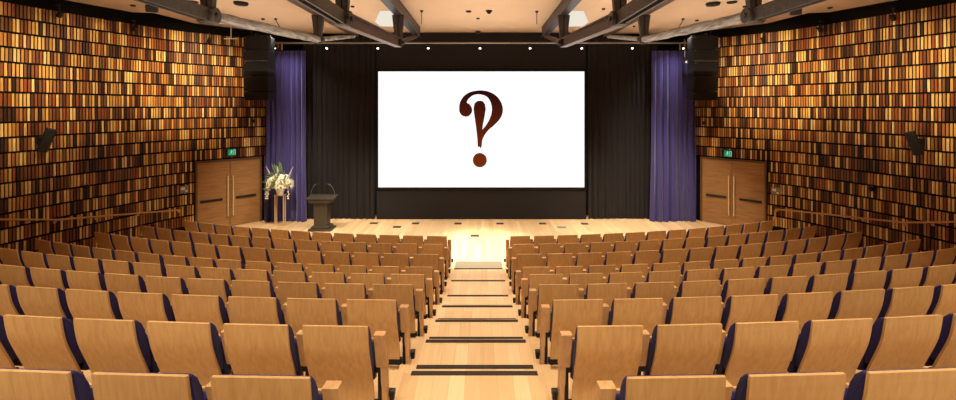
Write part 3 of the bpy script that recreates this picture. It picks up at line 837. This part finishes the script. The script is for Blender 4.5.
# ------------------------------------------------------------------ ceiling fittings
def disc(x, y, r, lab, nm='ceiling_speaker', cat='ceiling speaker', th=.05):
    p = on_ceiling(x, y)
    t = thing(nm, lab, cat, p)
    bm = B(); cyl(bm, (0, 0, 0), (0, 0, -th), r, r*.92, 20); obj('rim', bm, M['black'], t, True)
    bm = B(); cyl(bm, (0, 0, -th+.002), (0, 0, -th-.006), r*.78, None, 20); obj('grille', bm, M['grille'], t)
disc(241, 2.5, .17, 'large black ceiling disc left of the outer left truss pin', th=.06)
disc(713, 3, .17, 'large black ceiling disc near the outer right truss pin', th=.06)
for x, y, r, lab in ((133, 5, .06, 'small dark downlight in ceiling above left slat wall'), (213, 5, .06, 'small dark downlight in ceiling beside the outer left truss pin'), (193, 1.5, .12, 'dark downlight at the top left edge of the ceiling view'),
                     (352.5, 6, .05, 'small dark downlight in ceiling between the two left trusses'), (603.5, 8.5, .05, 'small dark downlight in ceiling between the two right trusses'), (745, 6, .06, 'small dark downlight in ceiling beside the outer right truss pin'),
                     (732, 1.7, .12, 'dark downlight at the top right edge of the ceiling view'), (830, 7.3, .06, 'small dark downlight in ceiling above right slat wall'), (263, 18.6, .05, 'small dark downlight in ceiling above the left timber chord'),
                     (697, 20, .05, 'small dark downlight in ceiling above the right timber chord'), (478, 18, .05, 'small dark downlight in the ceiling middle, nearest the stage'), (468.6, 11, .08, 'dark slot downlight left of centre in the middle ceiling'), (634, 26, .04, 'tiny dark downlight in ceiling right of the inner right truss')):
    disc(x, y, r, lab, 'downlight', 'downlight', .03)
# dome camera in mid ceiling
p = on_ceiling(489, 10.5); t = thing('ceiling_dome', 'small dark dome fitting hanging at the ceiling middle', 'dome', p)
bm = B(); cyl(bm, (0, 0, 0), (0, 0, -.03), .09); obj('rim', bm, M['black'], t)
bm = B(); ball(bm, (0, 0, -.03), .065, 12, 8); obj('dome', bm, M['grille'], t, True)
p = on_ceiling(478, 31); t = thing('ceiling_sensor', 'small brown box fitting at the ceiling edge above the screen', 'sensor', p)
bm = B(); box(bm, (0, 0, -.05), (.16, .10, .10), None, .008); obj('housing', bm, M['iron'], t)
bm = B(); cyl(bm, (0, -.05, -.05), (0, -.07, -.05), .03); obj('lens', bm, M['black'], t)
# drop rods
for x, y, ln, dx, lab in ((421.7, 10.5, .36, 0, 'thin rod hanging from ceiling beside the inner left truss'), (536.8, 11, .36, 0, 'thin rod hanging from ceiling beside the inner right truss'),
                          (275.7, 18.5, .26, .12, 'thin slanted rod hanging from ceiling above the left timber chord'), (683, 18.5, .26, -.12, 'thin slanted rod hanging from ceiling above the right timber chord')):
    p = on_ceiling(x, y); t = thing('drop_rod', lab, 'rod', p)
    bm = B(); cyl(bm, (0, 0, 0), (0, 0, -.05), .05, .03); obj('ceiling_cap', bm, M['iron'], t)
    bm = B(); cyl(bm, (0, 0, -.04), (dx, 0, -ln), .010); obj('rod', bm, M['iron'], t)
# black box spotlights
for x, y, rz, lab in ((152, 3.5, .5, 'black box spotlight on the ceiling above the left slat wall'), (795.6, 6.5, -.5, 'black box spotlight on the ceiling above the right slat wall')):
    p = on_ceiling(x, y-2); t = thing('box_spotlight', lab, 'spotlight', p, rz)
    bm = B(); cyl(bm, (0, 0, 0), (0, 0, -.10), .03); obj('stem', bm, M['black'], t)
    bm = B(); box(bm, (0, 0, -.17), (.24, .18, .16), Matrix.Rotation(.4, 3, 'X'), .01); obj('lamp_head', bm, M['black'], t)
# white lit shades
for x, lab in ((389.5, 'white lit tapered shade on ceiling beside the inner left truss'), (574, 'white lit tapered shade on ceiling beside the inner right truss')):
    d = 11.55; p = Vector(((x-VX)*d/F, d, 6.5)); t = thing('ceiling_lamp', lab, 'lamp', p, 0, 'white tapered ceiling lamps')
    bm = B(); mt = Matrix.Translation((0, 0, -.17)) @ Matrix.Rotation(PI/4, 4, 'Z')
    bmesh.ops.create_cone(bm, cap_ends=True, segments=4, radius1=.45, radius2=.30, depth=.32, matrix=mt); obj('shade', bm, M['shade'], t)
    bm = B(); box(bm, (0, 0, -.005), (.3, .3, .01)); obj('ceiling_plate', bm, M['white'], t)
# white T hanger on the left, small white lamp on the right
p = at(231, 30, 13.0); t = thing('hanging_tee', 'white T-shaped hanger below the outer left truss', 'hanger', p)
bm = B(); cyl(bm, (0, 0, 6.5-p.z), (0, 0, -.26), .012); obj('stem', bm, M['white'], t)
bm = B(); box(bm, (0, 0, -.27), (.42, .03, .025), None, .004); obj('crossbar', bm, M['white'], t)
p, n_, d = on_wall(718.5, 46, .12); t = thing('wall_camera', 'small white camera at the wall top beside the right speaker stack', 'camera', p, -.4)
bm = B(); box(bm, (0, 0, 0), (.09, .16, .09), None, .01); obj('body', bm, M['white'], t)
bm = B(); box(bm, (0, .07, .05), (.03, .14, .03)); obj('bracket', bm, M['white'], t)

# ------------------------------------------------------------------ lights
WARM = (1, .74, .44)
def spot(loc, tgt, e, ang, blend=.6, col=WARM, r=.12):
    l = bpy.data.lights.new('spot_lamp', 'SPOT'); l.energy = e; l.spot_size = ang; l.spot_blend = blend; l.color = col; l.shadow_soft_size = r
    o = bpy.data.objects.new('spot_lamp', l); COL.objects.link(o); o.location = loc
    o.rotation_euler = (Vector(tgt)-Vector(loc)).to_track_quat('-Z', 'Y').to_euler(); return o
def area(loc, tgt, e, sx, sy, col=WARM):
    l = bpy.data.lights.new('ceiling_fill', 'AREA'); l.energy = e; l.shape = 'RECTANGLE'; l.size = sx; l.size_y = sy; l.color = col
    o = bpy.data.objects.new('ceiling_fill', l); COL.objects.link(o); o.location = loc
    o.rotation_euler = (Vector(tgt)-Vector(loc)).to_track_quat('-Z', 'Y').to_euler(); return o
SEAT = (1, .87, .71)
# house lights over the seats, between the trusses
for x in (-6.9, -5.2, -3.0, -1.0, 1.0, 3.0, 5.2, 6.9):
    for y in (1.5, 4.2, 7.0, 9.2):
        spot((x, y, 6.35), (x*.97, y+.6, 0), 300*(.75 if abs(x) > 6 else 1)*(.8 if y == 4.2 else 1), 1.0 if abs(x) > 6 else 1.25, .8, SEAT, .2)
for x in (-6.5, -3.9, -1.3, 1.3, 3.9, 6.5):       # lamps added out of view behind the camera to brighten the seat backs
    spot((x, -.7, 6.35), (x*.95, 3.0, 1.6), 520, 1.0, .9, SEAT, .2)
# wall washers on the outer ceiling
for s in (-1, 1):
    for (x, y, tx, ty, tz, e) in ((5.6, 6.8, 10.6, 8.8, 4.45, 1650), (5.4, 9.4, 10.1, 10.9, 4.8, 850), (5.0, 8.9, 9.0, 12.9, 4.75, 2900), (6.2, 4.0, 11.2, 6.0, 4.4, 1400)):
        spot((s*x, y, 6.42), (s*tx, ty, tz), e, .66 if e == 2900 else .74, 1.0, (1, .77, .45), .15)
# stage lights
spot((0, 9.2, 6.3), (0, 11.5, 0), 5200, .60, .8, (1, .90, .72), .15)
for x in (-5.5, -2.6, 2.6, 5.5): spot((x, 11.0, 6.3), (x*1.0, 12.8, 0), 1600, 1.2, .8, (1, .89, .70), .15)
spot((-2.8, 11.6, 6.2), (-6.7, 14.2, 2.0), 800, .62, .8, (1, .93, .84)); spot((2.6, 12.0, 6.2), (6.3, 14.4, 1.6), 520, .7, .8, (1, .93, .84))
for x in (-7.2, 7.2): spot((x*.9, 13.1, 6.2), (x*.91, 14.4, 3.0), 260, 1.7, 1.0, (1, .93, .88), .08)
# unseen area lights added in mid-air below the ceiling to brighten it
for x in (-6.2, -3.1, 0, 3.1, 6.2):
    area((x, 9.0, 5.0), (x, 9.0, 6.5), 64, 2.2, 9.0, (1, .83, .66))
w = bpy.data.worlds.new('world'); scene.world = w; w.use_nodes = True
w.node_tree.nodes['Background'].inputs['Color'].default_value = (1, .82, .62, 1); w.node_tree.nodes['Background'].inputs['Strength'].default_value = .08
scene.view_settings.view_transform = 'Standard'; scene.view_settings.look = 'None'
scene.view_settings.exposure = 0; scene.view_settings.gamma = 1; scene.view_settings.use_curve_mapping = False
